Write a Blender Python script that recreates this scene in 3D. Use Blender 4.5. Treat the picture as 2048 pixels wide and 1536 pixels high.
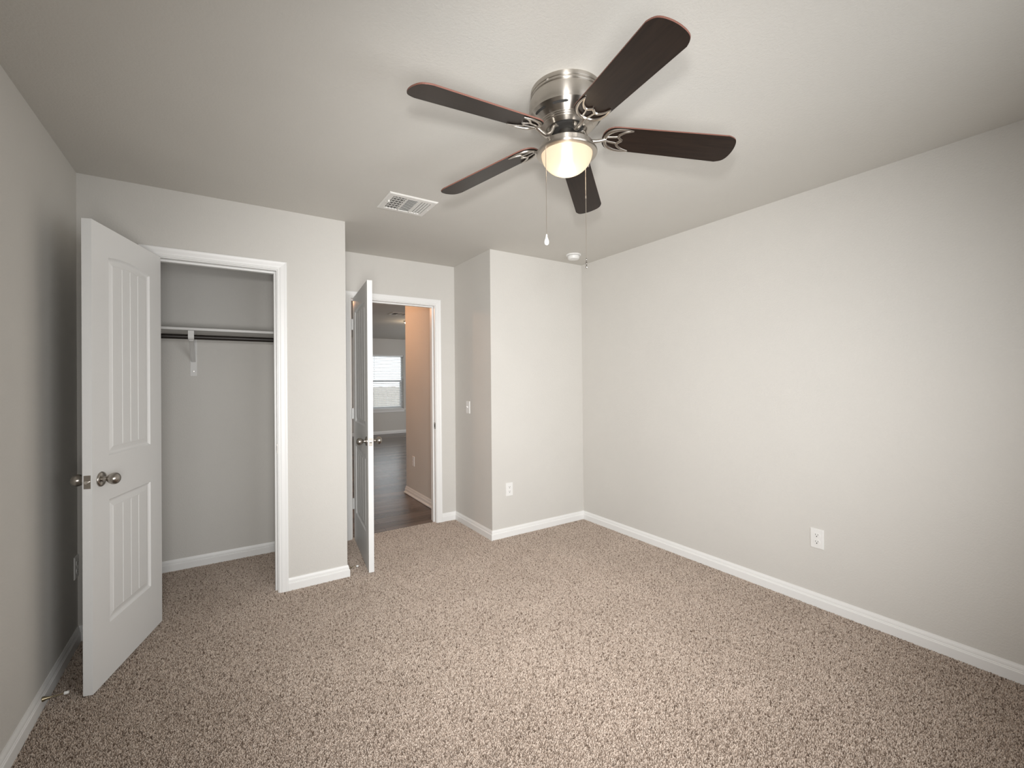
import bpy, bmesh, math, random
import numpy as np
from mathutils import Vector, Matrix

random.seed(7)
for _o in list(bpy.data.objects):
    bpy.data.objects.remove(_o)
SC = bpy.context.scene
COL = SC.collection
PI = math.pi
H = 2.44

# ------------------------------------------------------------------ camera
F_PX, YAW, PITCH, ROLL, CAM_H = 883.27, 0.5781, 0.005, -0.0089, 1.3318


def cam_basis():
    F = Vector((math.sin(YAW), math.cos(YAW), 0)); R = Vector((math.cos(YAW), -math.sin(YAW), 0)); U = Vector((0, 0, 1))
    F2 = F * math.cos(PITCH) + U * math.sin(PITCH); U2 = U * math.cos(PITCH) - F * math.sin(PITCH)
    return R * math.cos(ROLL) + U2 * math.sin(ROLL), U2 * math.cos(ROLL) - R * math.sin(ROLL), F2


cd = bpy.data.cameras.new('camera')
cam = bpy.data.objects.new('camera', cd)
COL.objects.link(cam)
R_, U_, F_ = cam_basis()
cam.matrix_world = Matrix(((R_.x, U_.x, -F_.x, 0), (R_.y, U_.y, -F_.y, 0), (R_.z, U_.z, -F_.z, CAM_H), (0, 0, 0, 1)))
cd.sensor_width = 36.0
cd.lens = F_PX / 2048 * 36.0
cd.shift_y = -10.56 / 2048
cd.clip_start = 0.02
SC.camera = cam

# ------------------------------------------------------------------ world, light, exposure
SC.view_settings.view_transform = 'Standard'
SC.view_settings.look = 'None'
SC.view_settings.gamma = 1
SC.view_settings.use_curve_mapping = False
SC.view_settings.exposure = 0.0
W = bpy.data.worlds.new('world'); SC.world = W; W.use_nodes = True
W.node_tree.nodes['Background'].inputs[0].default_value = (0.92, 0.96, 1.0, 1)
W.node_tree.nodes['Background'].inputs[1].default_value = 2.0


def light(name, kind, loc, energy, color, rot=None, **kw):
    d = bpy.data.lights.new(name, kind); d.energy = energy; d.color = color
    for k, v in kw.items():
        setattr(d, k, v)
    o = bpy.data.objects.new(name, d); COL.objects.link(o); o.location = loc
    if rot is not None:
        o.rotation_euler = rot
    return o


def aim(o, target):
    o.rotation_euler = (Vector(target) - o.location).to_track_quat('-Z', 'Y').to_euler()


# area lamp added in front of the closed blind, standing in for bedroom window daylight
day = light('bedroom_window_daylight', 'AREA', (1.35, -0.38, 1.30), 21, (0.96, 0.98, 1.0), (PI / 2, 0, 0), shape='RECTANGLE', size=1.5, size_y=1.1, spread=math.radians(138))
# soft area lamp added behind the camera as fill; the flash just above the lens (its blade shadows show on the ceiling)
soft_fill = light('rear_soft_fill', 'AREA', (-0.02, -0.24, 1.05), 25, (1.0, 0.99, 0.975), (PI / 2, 0, -math.radians(34)), shape='SQUARE', size=0.6, spread=math.radians(106))
flash = light('camera_flash', 'SPOT', (0.0, 0.0, 1.585), 172, (1.0, 0.99, 0.975), None, spot_size=1.72, spot_blend=1.0, shadow_soft_size=0.055)
aim(flash, (2.463, 3.152, 1.05))
# unseen fill lamp added to brighten the great room beyond the hall
room_fill = light('great_room_fill', 'AREA', (5.66, 8.2, 1.40), 38, (0.95, 0.98, 1.0), (0, PI / 2, 0), shape='RECTANGLE', size=1.3, size_y=2.4)


# ------------------------------------------------------------------ materials
def new_mat(name):
    m = bpy.data.materials.new(name); m.use_nodes = True
    nt = m.node_tree
    return m, nt, nt.nodes['Principled BSDF']


def pos_node(nt, scale=None):
    g = nt.nodes.new('ShaderNodeNewGeometry')
    if scale is None:
        return g.outputs['Position']
    v = nt.nodes.new('ShaderNodeVectorMath'); v.operation = 'MULTIPLY'; v.inputs[1].default_value = scale
    nt.links.new(g.outputs['Position'], v.inputs[0])
    return v.outputs[0]


def noise(nt, vec, scale, detail=2.0, rough=0.5, dist=0.0):
    n = nt.nodes.new('ShaderNodeTexNoise'); n.inputs['Scale'].default_value = scale
    n.inputs['Detail'].default_value = detail; n.inputs['Roughness'].default_value = rough; n.inputs['Distortion'].default_value = dist
    nt.links.new(vec, n.inputs['Vector'])
    return n


def ramp(nt, fac, stops):
    r = nt.nodes.new('ShaderNodeValToRGB')
    el = r.color_ramp.elements
    while len(el) < len(stops):
        el.new(0.5)
    for e, (p, c) in zip(el, stops):
        e.position = p; e.color = (*c, 1)
    nt.links.new(fac, r.inputs['Fac'])
    return r.outputs['Color']


def bump(nt, bsdf, height, strength, dist):
    b = nt.nodes.new('ShaderNodeBump'); b.inputs['Strength'].default_value = strength; b.inputs['Distance'].default_value = dist
    nt.links.new(height, b.inputs['Height']); nt.links.new(b.outputs['Normal'], bsdf.inputs['Normal'])
    return b


def plain(name, col, rough=0.5, metal=0.0, spec=0.5, bump_scale=0, bump_str=0.1):
    m, nt, b = new_mat(name)
    b.inputs['Base Color'].default_value = (*col, 1); b.inputs['Roughness'].default_value = rough
    b.inputs['Metallic'].default_value = metal; b.inputs['Specular IOR Level'].default_value = spec
    if bump_scale:
        n = noise(nt, pos_node(nt), bump_scale, 2)
        bump(nt, b, n.outputs['Fac'], bump_str, 0.002)
    return m


def painted(name, col, scale, strength, dist, rough=0.85):
    """painted drywall with a sprayed texture"""
    m, nt, b = new_mat(name)
    p = pos_node(nt)
    n2 = noise(nt, p, 2.2, 2)
    c = ramp(nt, n2.outputs['Fac'], [(0.3, tuple(x * 0.985 for x in col)), (0.7, tuple(min(1, x * 1.01) for x in col))])
    nt.links.new(c, b.inputs['Base Color'])
    b.inputs['Roughness'].default_value = rough; b.inputs['Specular IOR Level'].default_value = 0.25
    n = noise(nt, p, scale, 3, 0.55, 0.3)
    r = ramp(nt, n.outputs['Fac'], [(0.35, (0, 0, 0)), (0.62, (1, 1, 1))])
    bump(nt, b, r, strength, dist)
    return m


M_WALL = painted('greige_wall_paint', (0.648, 0.627, 0.590), 120, 0.19, 0.0025)
M_CEIL = painted('ceiling_paint', (0.645, 0.622, 0.578), 115, 0.13, 0.003)
M_TRIM = plain('white_trim_paint', (0.86, 0.855, 0.84), 0.38)
M_DOOR = plain('white_door_paint', (0.84, 0.84, 0.83), 0.42)
M_PLATE = plain('white_plastic', (0.82, 0.81, 0.79), 0.35)
M_DARK = plain('dark_slot', (0.02, 0.018, 0.016), 0.7)
M_VENT = plain('white_register_enamel', (0.80, 0.785, 0.75), 0.4)
M_VENTIN = plain('duct_interior', (0.20, 0.195, 0.185), 0.7)
M_SHELF = plain('white_shelf_paint', (0.72, 0.71, 0.69), 0.5)
M_ROD = plain('bronze_rod', (0.022, 0.017, 0.014), 0.42, 0.2)
M_RUBBER = plain('white_rubber', (0.85, 0.85, 0.83), 0.6)
M_BLIND = plain('white_blind_slat', (0.84, 0.84, 0.83), 0.5)
M_VINYL = plain('white_window_vinyl', (0.80, 0.82, 0.85), 0.4)
M_KNOBW = plain('white_ceramic', (0.9, 0.9, 0.88), 0.25)
M_FENCE = plain('weathered_fence', (0.72, 0.65, 0.61), 0.9, bump_scale=40, bump_str=0.3)
M_GROUND = plain('outside_ground', (0.30, 0.30, 0.22), 0.95, bump_scale=20, bump_str=0.4)


def metal(name, col, rough, aniso=0.0):
    m, nt, b = new_mat(name)
    b.inputs['Base Color'].default_value = (*col, 1); b.inputs['Metallic'].default_value = 1; b.inputs['Roughness'].default_value = rough
    if aniso:
        b.inputs['Anisotropic'].default_value = aniso; b.inputs['Anisotropic Rotation'].default_value = 0.25
        t = nt.nodes.new('ShaderNodeTangent'); t.direction_type = 'RADIAL'; t.axis = 'Z'
        nt.links.new(t.outputs[0], b.inputs['Tangent'])
    return m


M_NICKEL = metal('brushed_nickel', (0.58, 0.545, 0.50), 0.30)
M_NICKELA = metal('brushed_nickel_turned', (0.55, 0.515, 0.47), 0.33, 0.95)
M_KNOB = metal('satin_nickel', (0.42, 0.39, 0.355), 0.28)
M_CHROME = metal('bright_steel', (0.75, 0.73, 0.70), 0.15)
M_HINGE = plain('satin_steel_hinge', (0.72, 0.72, 0.71), 0.42, 0.35)
M_BRASS = metal('aged_brass_stop', (0.42, 0.36, 0.24), 0.3)
M_CHAIN = metal('pull_chain_steel', (0.80, 0.74, 0.66), 0.3)


def carpet_mat():
    m, nt, b = new_mat('flecked_beige_carpet')
    p = pos_node(nt)
    warp = noise(nt, p, 150, 2)
    add = nt.nodes.new('ShaderNodeVectorMath'); add.operation = 'MULTIPLY_ADD'
    add.inputs[1].default_value = (0.006, 0.006, 0.006)
    nt.links.new(warp.outputs['Color'], add.inputs[0]); nt.links.new(p, add.inputs[2])
    v = nt.nodes.new('ShaderNodeTexVoronoi'); v.feature = 'F1'; v.inputs['Scale'].default_value = 270
    nt.links.new(add.outputs[0], v.inputs['Vector'])
    sep = nt.nodes.new('ShaderNodeSeparateColor'); nt.links.new(v.outputs['Color'], sep.inputs[0])
    n = noise(nt, p, 420, 3, 0.6)
    cl = noise(nt, p, 60, 2, 0.5)
    ad = nt.nodes.new('ShaderNodeMath'); ad.operation = 'MULTIPLY_ADD'; ad.inputs[1].default_value = 0.35
    sc = nt.nodes.new('ShaderNodeMath'); sc.operation = 'MULTIPLY'; sc.inputs[1].default_value = 0.40
    nt.links.new(n.outputs['Fac'], sc.inputs[0]); nt.links.new(cl.outputs['Fac'], ad.inputs[0]); nt.links.new(sc.outputs[0], ad.inputs[2])
    mixf = nt.nodes.new('ShaderNodeMath'); mixf.operation = 'MULTIPLY_ADD'; mixf.inputs[1].default_value = 0.50
    nt.links.new(sep.outputs[0], mixf.inputs[0]); nt.links.new(ad.outputs[0], mixf.inputs[2])
    c = ramp(nt, mixf.outputs[0], [(0.38, (0.10, 0.070, 0.054)), (0.49, (0.32, 0.255, 0.21)), (0.60, (0.49, 0.405, 0.345)), (0.85, (0.63, 0.55, 0.485))])
    big = noise(nt, p, 2.6, 3, 0.6)
    bc = ramp(nt, big.outputs['Fac'], [(0.3, (0.92, 0.91, 0.90)), (0.7, (1, 1, 1))])
    mul = nt.nodes.new('ShaderNodeMix'); mul.data_type = 'RGBA'; mul.blend_type = 'MULTIPLY'; mul.inputs[0].default_value = 1
    nt.links.new(c, mul.inputs[6]); nt.links.new(bc, mul.inputs[7])
    nt.links.new(mul.outputs[2], b.inputs['Base Color'])
    b.inputs['Roughness'].default_value = 0.95; b.inputs['Specular IOR Level'].default_value = 0.1
    b.inputs['Sheen Weight'].default_value = 0.8; b.inputs['Sheen Roughness'].default_value = 0.45; b.inputs['Sheen Tint'].default_value = (1.0, 0.88, 0.78, 1)
    bump(nt, b, mixf.outputs[0], 0.6, 0.008)
    return m


def wood_floor_mat():
    m, nt, b = new_mat('grey_brown_plank_floor')
    p = pos_node(nt)
    br = nt.nodes.new('ShaderNodeTexBrick'); br.inputs['Scale'].default_value = 1.0
    br.inputs['Brick Width'].default_value = 1.22; br.inputs['Row Height'].default_value = 0.155
    br.inputs['Mortar Size'].default_value = 0.0018; br.offset = 0.37
    br.inputs['Color1'].default_value = (0.0, 0.0, 0.0, 1); br.inputs['Color2'].default_value = (1, 1, 1, 1); br.inputs['Mortar'].default_value = (0.5, 0.5, 0.5, 1)
    nt.links.new(p, br.inputs['Vector'])
    g = noise(nt, pos_node(nt, (1.6, 24, 1)), 1.5, 5, 0.6, 0.5)
    mx = nt.nodes.new('ShaderNodeMath'); mx.operation = 'MULTIPLY_ADD'; mx.inputs[1].default_value = 0.45
    sep = nt.nodes.new('ShaderNodeSeparateColor'); nt.links.new(br.outputs['Color'], sep.inputs[0])
    sc = nt.nodes.new('ShaderNodeMath'); sc.operation = 'MULTIPLY'; sc.inputs[1].default_value = 0.75
    nt.links.new(g.outputs['Fac'], sc.inputs[0]); nt.links.new(sep.outputs[0], mx.inputs[0]); nt.links.new(sc.outputs[0], mx.inputs[2])
    c = ramp(nt, mx.outputs[0], [(0.25, (0.040, 0.027, 0.021)), (0.5, (0.110, 0.081, 0.066)), (0.85, (0.22, 0.175, 0.148))])
    dk = nt.nodes.new('ShaderNodeMix'); dk.data_type = 'RGBA'; dk.inputs[7].default_value = (0.03, 0.022, 0.018, 1)
    nt.links.new(br.outputs['Fac'], dk.inputs[0]); nt.links.new(c, dk.inputs[6]); nt.links.new(dk.outputs[2], b.inputs['Base Color'])
    b.inputs['Roughness'].default_value = 0.27
    bump(nt, b, g.outputs['Fac'], 0.25, 0.003)
    return m


def blade_mat():
    m, nt, b = new_mat('dark_walnut_blade')
    tc = nt.nodes.new('ShaderNodeTexCoord')
    sc = nt.nodes.new('ShaderNodeVectorMath'); sc.operation = 'MULTIPLY'; sc.inputs[1].default_value = (4, 60, 4)
    nt.links.new(tc.outputs['Object'], sc.inputs[0])
    n = noise(nt, sc.outputs[0], 1.5, 4, 0.6, 0.4)
    c = ramp(nt, n.outputs['Fac'], [(0.3, (0.0095, 0.0054, 0.0038)), (0.7, (0.020, 0.0115, 0.0078))])
    nt.links.new(c, b.inputs['Base Color'])
    b.inputs['Roughness'].default_value = 0.36; b.inputs['Specular IOR Level'].default_value = 0.32
    return m


M_CARPET = carpet_mat()


def pile_mat():
    m, nt, b = new_mat('carpet_yarn')
    hi = nt.nodes.new('ShaderNodeHairInfo')
    cl = noise(nt, pos_node(nt, (1, 1, 0)), 75, 2, 0.5)
    ad = nt.nodes.new('ShaderNodeMath'); ad.operation = 'MULTIPLY_ADD'; ad.inputs[1].default_value = 0.9
    ml = nt.nodes.new('ShaderNodeMath'); ml.operation = 'MULTIPLY'; ml.inputs[1].default_value = 0.55
    nt.links.new(hi.outputs['Random'], ml.inputs[0]); nt.links.new(cl.outputs['Fac'], ad.inputs[0]); nt.links.new(ml.outputs[0], ad.inputs[2])
    c = ramp(nt, ad.outputs[0], [(0.40, (0.17, 0.122, 0.092)), (0.53, (0.42, 0.335, 0.272)), (0.66, (0.60, 0.495, 0.415)), (0.95, (0.71, 0.61, 0.525))])
    big = noise(nt, pos_node(nt), 2.6, 3, 0.6)
    bc = ramp(nt, big.outputs['Fac'], [(0.3, (0.90, 0.89, 0.88)), (0.7, (1, 1, 1))])
    mul = nt.nodes.new('ShaderNodeMix'); mul.data_type = 'RGBA'; mul.blend_type = 'MULTIPLY'; mul.inputs[0].default_value = 1
    nt.links.new(c, mul.inputs[6]); nt.links.new(bc, mul.inputs[7]); nt.links.new(mul.outputs[2], b.inputs['Base Color'])
    b.inputs['Roughness'].default_value = 0.9; b.inputs['Specular IOR Level'].default_value = 0.15
    return m


M_PILE = pile_mat()
M_WOOD = wood_floor_mat()
M_BLADE = blade_mat()
M_BLADEEDGE = plain('reddish_blade_edge', (0.20, 0.088, 0.066), 0.5)


def emit_mat(name, col, strength):
    m = bpy.data.materials.new(name); m.use_nodes = True; nt = m.node_tree; nt.nodes.clear()
    o = nt.nodes.new('ShaderNodeOutputMaterial'); e = nt.nodes.new('ShaderNodeEmission')
    e.inputs[0].default_value = (*col, 1); e.inputs[1].default_value = strength
    nt.links.new(e.outputs[0], o.inputs[0])
    return m


def bowl_mat():
    m = bpy.data.materials.new('frosted_bowl_glass'); m.use_nodes = True; nt = m.node_tree; nt.nodes.clear()
    o = nt.nodes.new('ShaderNodeOutputMaterial')
    tl = nt.nodes.new('ShaderNodeBsdfTranslucent'); tl.inputs[0].default_value = (0.92, 0.84, 0.74, 1)
    df = nt.nodes.new('ShaderNodeBsdfDiffuse'); df.inputs[0].default_value = (0.46, 0.40, 0.33, 1)
    rf = nt.nodes.new('ShaderNodeBsdfRefraction'); rf.inputs['Roughness'].default_value = 0.58; rf.inputs['IOR'].default_value = 1.25
    rf.inputs[0].default_value = (1.0, 0.93, 0.84, 1)
    m1 = nt.nodes.new('ShaderNodeMixShader'); m1.inputs[0].default_value = 0.35
    m2 = nt.nodes.new('ShaderNodeMixShader'); m2.inputs[0].default_value = 0.25
    nt.links.new(tl.outputs[0], m1.inputs[1]); nt.links.new(df.outputs[0], m1.inputs[2])
    nt.links.new(m1.outputs[0], m2.inputs[1]); nt.links.new(rf.outputs[0], m2.inputs[2])
    nt.links.new(m2.outputs[0], o.inputs[0])
    return m


def glass_mat():
    m = bpy.data.materials.new('window_glass'); m.use_nodes = True; nt = m.node_tree; nt.nodes.clear()
    o = nt.nodes.new('ShaderNodeOutputMaterial')
    t = nt.nodes.new('ShaderNodeBsdfTransparent'); t.inputs[0].default_value = (0.96, 0.98, 0.98, 1)
    g = nt.nodes.new('ShaderNodeBsdfGlossy'); g.inputs['Roughness'].default_value = 0.02
    x = nt.nodes.new('ShaderNodeMixShader'); x.inputs[0].default_value = 0.06
    nt.links.new(t.outputs[0], x.inputs[1]); nt.links.new(g.outputs[0], x.inputs[2]); nt.links.new(x.outputs[0], o.inputs[0])
    return m


M_BOWL = bowl_mat()
M_GLASS = glass_mat()
M_BULB = emit_mat('lamp_bulb_glow', (1.0, 0.86, 0.68), 15)
M_DOME = emit_mat('lit_dome_glow', (1.0, 0.80, 0.56), 5.5)


# ------------------------------------------------------------------ helpers
def obj(name, bm, mats, parent=None, smooth=False, bevel=0.0, autosmooth=35):
    me = bpy.data.meshes.new(name)
    bmesh.ops.recalc_face_normals(bm, faces=bm.faces)
    bm.to_mesh(me); bm.free()
    for m in (mats if isinstance(mats, (list, tuple)) else [mats]):
        me.materials.append(m)
    o = bpy.data.objects.new(name, me); COL.objects.link(o)
    if parent is not None:
        o.parent = parent
    if smooth:
        for p in me.polygons:
            p.use_smooth = True
        me.set_sharp_from_angle(angle=math.radians(autosmooth))
    if bevel:
        b = o.modifiers.new('bevel', 'BEVEL'); b.width = bevel; b.segments = 2; b.limit_method = 'ANGLE'; b.angle_limit = math.radians(50)
    return o


def empty(name, loc, rotz=0.0, parent=None):
    o = bpy.data.objects.new(name, None); COL.objects.link(o); o.location = loc; o.rotation_euler = (0, 0, rotz)
    o.empty_display_size = 0.05
    if parent is not None:
        o.parent = parent
    return o


def tag(o, label, cat, group=None, kind=None):
    o['label'] = label; o['category'] = cat
    if group: o['group'] = group
    if kind: o['kind'] = kind
    return o


def structure(o, label, cat):
    return tag(o, label, cat, kind='structure')


def copy_tree(o, parent=None):
    c = o.copy(); COL.objects.link(c)
    if parent is not None:
        c.parent = parent
    for ch in list(o.children):
        copy_tree(ch, c)
    return c


def add_box(bm, x0, x1, y0, y1, z0, z1, mi=0, mat=None):
    vs = [bm.verts.new((x, y, z)) for x in (x0, x1) for y in (y0, y1) for z in (z0, z1)]
    if mat is not None:
        for v in vs: v.co = mat @ v.co
    for f in ((0, 1, 3, 2), (4, 6, 7, 5), (0, 4, 5, 1), (2, 3, 7, 6), (0, 2, 6, 4), (1, 5, 7, 3)):
        fc = bm.faces.new([vs[i] for i in f]); fc.material_index = mi
    return vs


def boxes(name, lst, mats, parent=None, bevel=0.0):
    bm = bmesh.new()
    for b in lst: add_box(bm, *b)
    return obj(name, bm, mats, parent, bevel=bevel)


def add_lathe(bm, prof, seg=48, mat=None, cap0=True, cap1=True, mi=0, close=False):
    """prof: (r, z) list, around z"""
    rings = []
    for r, z in prof:
        if r < 1e-6:
            v = bm.verts.new((0, 0, z)); rings.append([v])
        else:
            rings.append([bm.verts.new((r * math.cos(2 * PI * i / seg), r * math.sin(2 * PI * i / seg), z)) for i in range(seg)])
    pairs = list(zip(rings[:-1], rings[1:]))
    if close: pairs.append((rings[-1], rings[0]))
    for a, b in pairs:
        for i in range(seg):
            j = (i + 1) % seg
            if len(a) == 1 and len(b) == 1: continue
            if len(a) == 1: f = bm.faces.new((a[0], b[i], b[j]))
            elif len(b) == 1: f = bm.faces.new((a[i], b[0], a[j]))
            else: f = bm.faces.new((a[i], b[i], b[j], a[j]))
            f.material_index = mi
    if not close:
        if cap0 and len(rings[0]) > 1: bm.faces.new(rings[0]).material_index = mi
        if cap1 and len(rings[-1]) > 1: bm.faces.new(rings[-1]).material_index = mi
    if mat is not None:
        for ring in rings:
            for v in ring: v.co = mat @ v.co
    return rings


def lathe(name, prof, mats, parent=None, seg=48, mat=None, cap0=True, cap1=True, autosmooth=40):
    bm = bmesh.new(); add_lathe(bm, prof, seg, mat, cap0, cap1)
    return obj(name, bm, mats, parent, smooth=True, autosmooth=autosmooth)


def add_tube(bm, pts, radii, seg=10, flat=1.0, up=Vector((0, 0, 1)), mi=0):
    """tube along pts; cross-section flattened by `flat` along `up`"""
    pts = [Vector(p) for p in pts]
    if not isinstance(radii, (list, tuple)): radii = [radii] * len(pts)
    rings = []
    for i, p in enumerate(pts):
        t = (pts[min(i + 1, len(pts) - 1)] - pts[max(i - 1, 0)]).normalized()
        s = t.cross(up)
        if s.length < 1e-4: s = t.cross(Vector((1, 0, 0)))
        s.normalize(); n = s.cross(t).normalized()
        rings.append([bm.verts.new(p + s * radii[i] * math.cos(2 * PI * k / seg) + n * radii[i] * flat * math.sin(2 * PI * k / seg)) for k in range(seg)])
    for a, b in zip(rings[:-1], rings[1:]):
        for k in range(seg):
            bm.faces.new((a[k], a[(k + 1) % seg], b[(k + 1) % seg], b[k])).material_index = mi
    bm.faces.new(rings[0]).material_index = mi; bm.faces.new(rings[-1]).material_index = mi


def spline(pts, n=8):
    """Catmull-Rom through pts"""
    pts = [Vector(p) for p in pts]; out = []
    for i in range(len(pts) - 1):
        p0 = pts[max(i - 1, 0)]; p1 = pts[i]; p2 = pts[i + 1]; p3 = pts[min(i + 2, len(pts) - 1)]
        for k in range(n):
            t = k / n
            out.append(0.5 * ((2 * p1) + (p2 - p0) * t + (2 * p0 - 5 * p1 + 4 * p2 - p3) * t * t + (3 * p1 - p0 - 3 * p2 + p3) * t ** 3))
    out.append(pts[-1])
    return out


# ------------------------------------------------------------------ room dimensions
XL, XC, XA, XR = -0.6418, 0.7045, 1.8753, 2.8945     # left wall, closet corner, alcove right wall, right wall
YB, YC, YA, YP = -0.42, 3.168, 3.886, 3.196           # wall behind camera, closet wall, entry wall, projecting wall
T = 0.115
YK = 3.966                                            # closet back wall
YH = YA + T                                           # hall side of the entry wall
XH, YHE = 1.84, 5.17                                  # hall right wall and its corner
YF = 11.24                                            # far wall of the great room
C0, C1 = -0.334, 0.283                                # closet jamb faces
E0, E1 = 0.907, 1.669                                 # entry jamb faces
ZJ = 2.047

# floors
PZ = -0.006
bm = bmesh.new()
add_box(bm, XL - 0.1, XR + 0.1, YB - 0.1, YA, -0.06, PZ)
add_box(bm, XL - 0.1, XC - 0.05, YA, YK + 0.05, -0.06, PZ)
add_box(bm, E0 - 0.02, E1 + 0.02, YA, YA + 0.04, -0.06, PZ)
floor = obj('floor', bm, M_CARPET)
structure(floor, 'beige brown flecked carpet covering the bedroom and closet floor', 'carpet floor')


def carpet_pile(rects, step, parent):
    rng = np.random.default_rng(11)
    P = []
    for x0, x1, y0, y1 in rects:
        gx, gy = np.meshgrid(np.arange(x0 + step / 2, x1, step), np.arange(y0 + step / 2, y1, step))
        q = np.stack([gx.ravel(), gy.ravel()], 1)
        P.append(q + rng.uniform(-0.5, 0.5, q.shape) * step)
    P = np.concatenate(P); n = len(P)
    hc = bpy.data.hair_curves.new('carpet_pile')
    hc.add_curves([3] * n)
    a = rng.uniform(0, 2 * np.pi, n); lean = rng.uniform(0.0008, 0.0048, n); h = rng.uniform(0.0085, 0.0115, n)
    pos = np.zeros((n, 3, 3), np.float32)
    for t, (f, g) in enumerate(((0, 0), (0.30, 0.60), (1, 1))):
        pos[:, t, 0] = P[:, 0] + np.cos(a) * lean * f; pos[:, t, 1] = P[:, 1] + np.sin(a) * lean * f; pos[:, t, 2] = PZ - 0.0005 + h * g
    hc.attributes['position'].data.foreach_set('vector', pos.ravel())
    rad = hc.attributes.get('radius') or hc.attributes.new('radius', 'FLOAT', 'POINT')
    base = rng.uniform(0.0015, 0.0022, n).astype(np.float32)
    rad.data.foreach_set('value', np.stack([base * 0.8, base, base * 0.62], 1).ravel())
    hc.materials.append(M_PILE)
    o = bpy.data.objects.new('carpet_pile', hc); COL.objects.link(o); o.parent = parent; o['kind'] = 'stuff'
    return o


carpet_pile([(XL, XR, 0.25, YC), (XL, XC, YC, YK), (XC, XA, YC, YA), (E0, E1, YA, YA + 0.04), (XA, XR, YC, YP)], 0.0049, floor)
bm = bmesh.new()
add_box(bm, E0 - 0.02, E1 + 0.02, YA + 0.04, YH, -0.06, -0.004)
add_box(bm, -0.70, 5.7, YH, YF + 0.1, -0.06, -0.004)
structure(obj('floor_hall', bm, M_WOOD), 'grey brown wood plank floor seen through the open entry doorway', 'wood floor')

# ceilings
structure(boxes('ceiling', [(XL - T, XR + T, YB - T, YH, H, H + 0.1)], M_CEIL), 'textured greige ceiling above the bedroom', 'ceiling')
structure(boxes('ceiling_hall', [(-0.75, 5.8, YH, YF + T, H, H + 0.1)], M_CEIL), 'dim ceiling of the room beyond the entry doorway', 'ceiling')

# walls
structure(boxes('wall_left', [(XL - T, XL, YB - T, YK + T, 0, H)], M_WALL), 'shaded greige wall behind the open closet door', 'wall')
structure(boxes('wall_right', [(XR, XR + T, YB - T, YP + T, 0, H)], M_WALL), 'long bright greige wall with one outlet', 'wall')
RO = 0.019
structure(boxes('wall_closet', [(XL, C0 - RO, YC, YC + T, 0, H), (C1 + RO, XC, YC, YC + T, 0, H), (C0 - RO, C1 + RO, YC, YC + T, ZJ + RO, H)], M_WALL),
          'greige wall around the closet opening', 'wall')
structure(boxes('wall_closet_side', [(XC - T, XC, YC + T, YK, 0, H)], M_WALL), 'narrow greige wall between closet and entry alcove', 'wall')
structure(boxes('wall_closet_back', [(XL, XC, YK, YK + T, 0, H)], M_WALL), 'shaded greige back wall inside the closet', 'wall')
structure(boxes('wall_entry', [(XC, E0 - RO, YA, YH, 0, H), (E1 + RO, XA + T, YA, YH, 0, H), (E0 - RO, E1 + RO, YA, YH, ZJ + RO, H)], M_WALL),
          'greige wall around the entry doorway', 'wall')
structure(boxes('wall_return', [(XA, XA + T, YP + T, YA, 0, H)], M_WALL), 'short greige wall with the light switch beside the entry doorway', 'wall')
structure(boxes('wall_projecting', [(XA, XR, YP, YP + T, 0, H)], M_WALL), 'projecting greige wall with a low outlet in the far corner', 'wall')
# wall behind the camera with the bedroom window
W0, W1, WZ0, WZ1 = 0.35, 2.15, 0.78, 2.06
structure(boxes('wall_rear', [(XL, W0, YB - T, YB, 0, H), (W1, XR, YB - T, YB, 0, H), (W0, W1, YB - T, YB, 0, WZ0), (W0, W1, YB - T, YB, WZ1, H)], M_WALL),
          'greige wall with the bedroom window behind the camera', 'wall')
# beyond the entry: hall corner block and the great room
structure(boxes('wall_hall', [(XH, XH + T, YH, YHE, 0, H), (XH + T, 5.7, YHE - T, YHE, 0, H)], M_WALL), 'warm lit hall wall just beyond the entry doorway', 'wall')
FW0, FW1, FZ0, FZ1 = 3.04, 3.94, 0.632, 2.032
structure(boxes('wall_far', [(-0.75, FW0, YF, YF + T, 0, H), (FW1, 5.8, YF, YF + T, 0, H), (FW0, FW1, YF, YF + T, 0, FZ0), (FW0, FW1, YF, YF + T, FZ1, H)], M_WALL),
          'distant dim wall with a window seen through the doorway', 'wall')
structure(boxes('wall_far_left', [(-0.75, -0.64, YK + T, YF, 0, H)], M_WALL), 'side wall of the great room out of view', 'wall')
structure(boxes('wall_far_right', [(5.7, 5.8, YHE - T, 7.0, 0, H), (5.7, 5.8, 9.4, YF, 0, H), (5.7, 5.8, 7.0, 9.4, 0, 0.75), (5.7, 5.8, 7.0, 9.4, 2.05, H)], M_WALL), 'other side wall of the great room out of view', 'wall')  # unseen opening added around the great room fill lamp

# ------------------------------------------------------------------ baseboards
BASE = [(0.0145, 0.0), (0.0145, 0.045), (0.0140, 0.0475), (0.0115, 0.0495), (0.0110, 0.0535), (0.0090, 0.0560), (0.0092, 0.0605), (0.0078, 0.0680), (0.0055, 0.0735), (0.0042, 0.0775), (0.0038, 0.0795), (0.0, 0.0795)]
SHOE = [(0.0265, 0.0), (0.0262, 0.006), (0.0240, 0.012), (0.0200, 0.0165), (0.0145, 0.018), (0.0145, 0.045), (0.0140, 0.0475), (0.0115, 0.0495), (0.0110, 0.0535), (0.0090, 0.0560), (0.0092, 0.0605), (0.0078, 0.0680), (0.0055, 0.0735), (0.0042, 0.0775), (0.0038, 0.0795), (0.0, 0.0795)]


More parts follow.
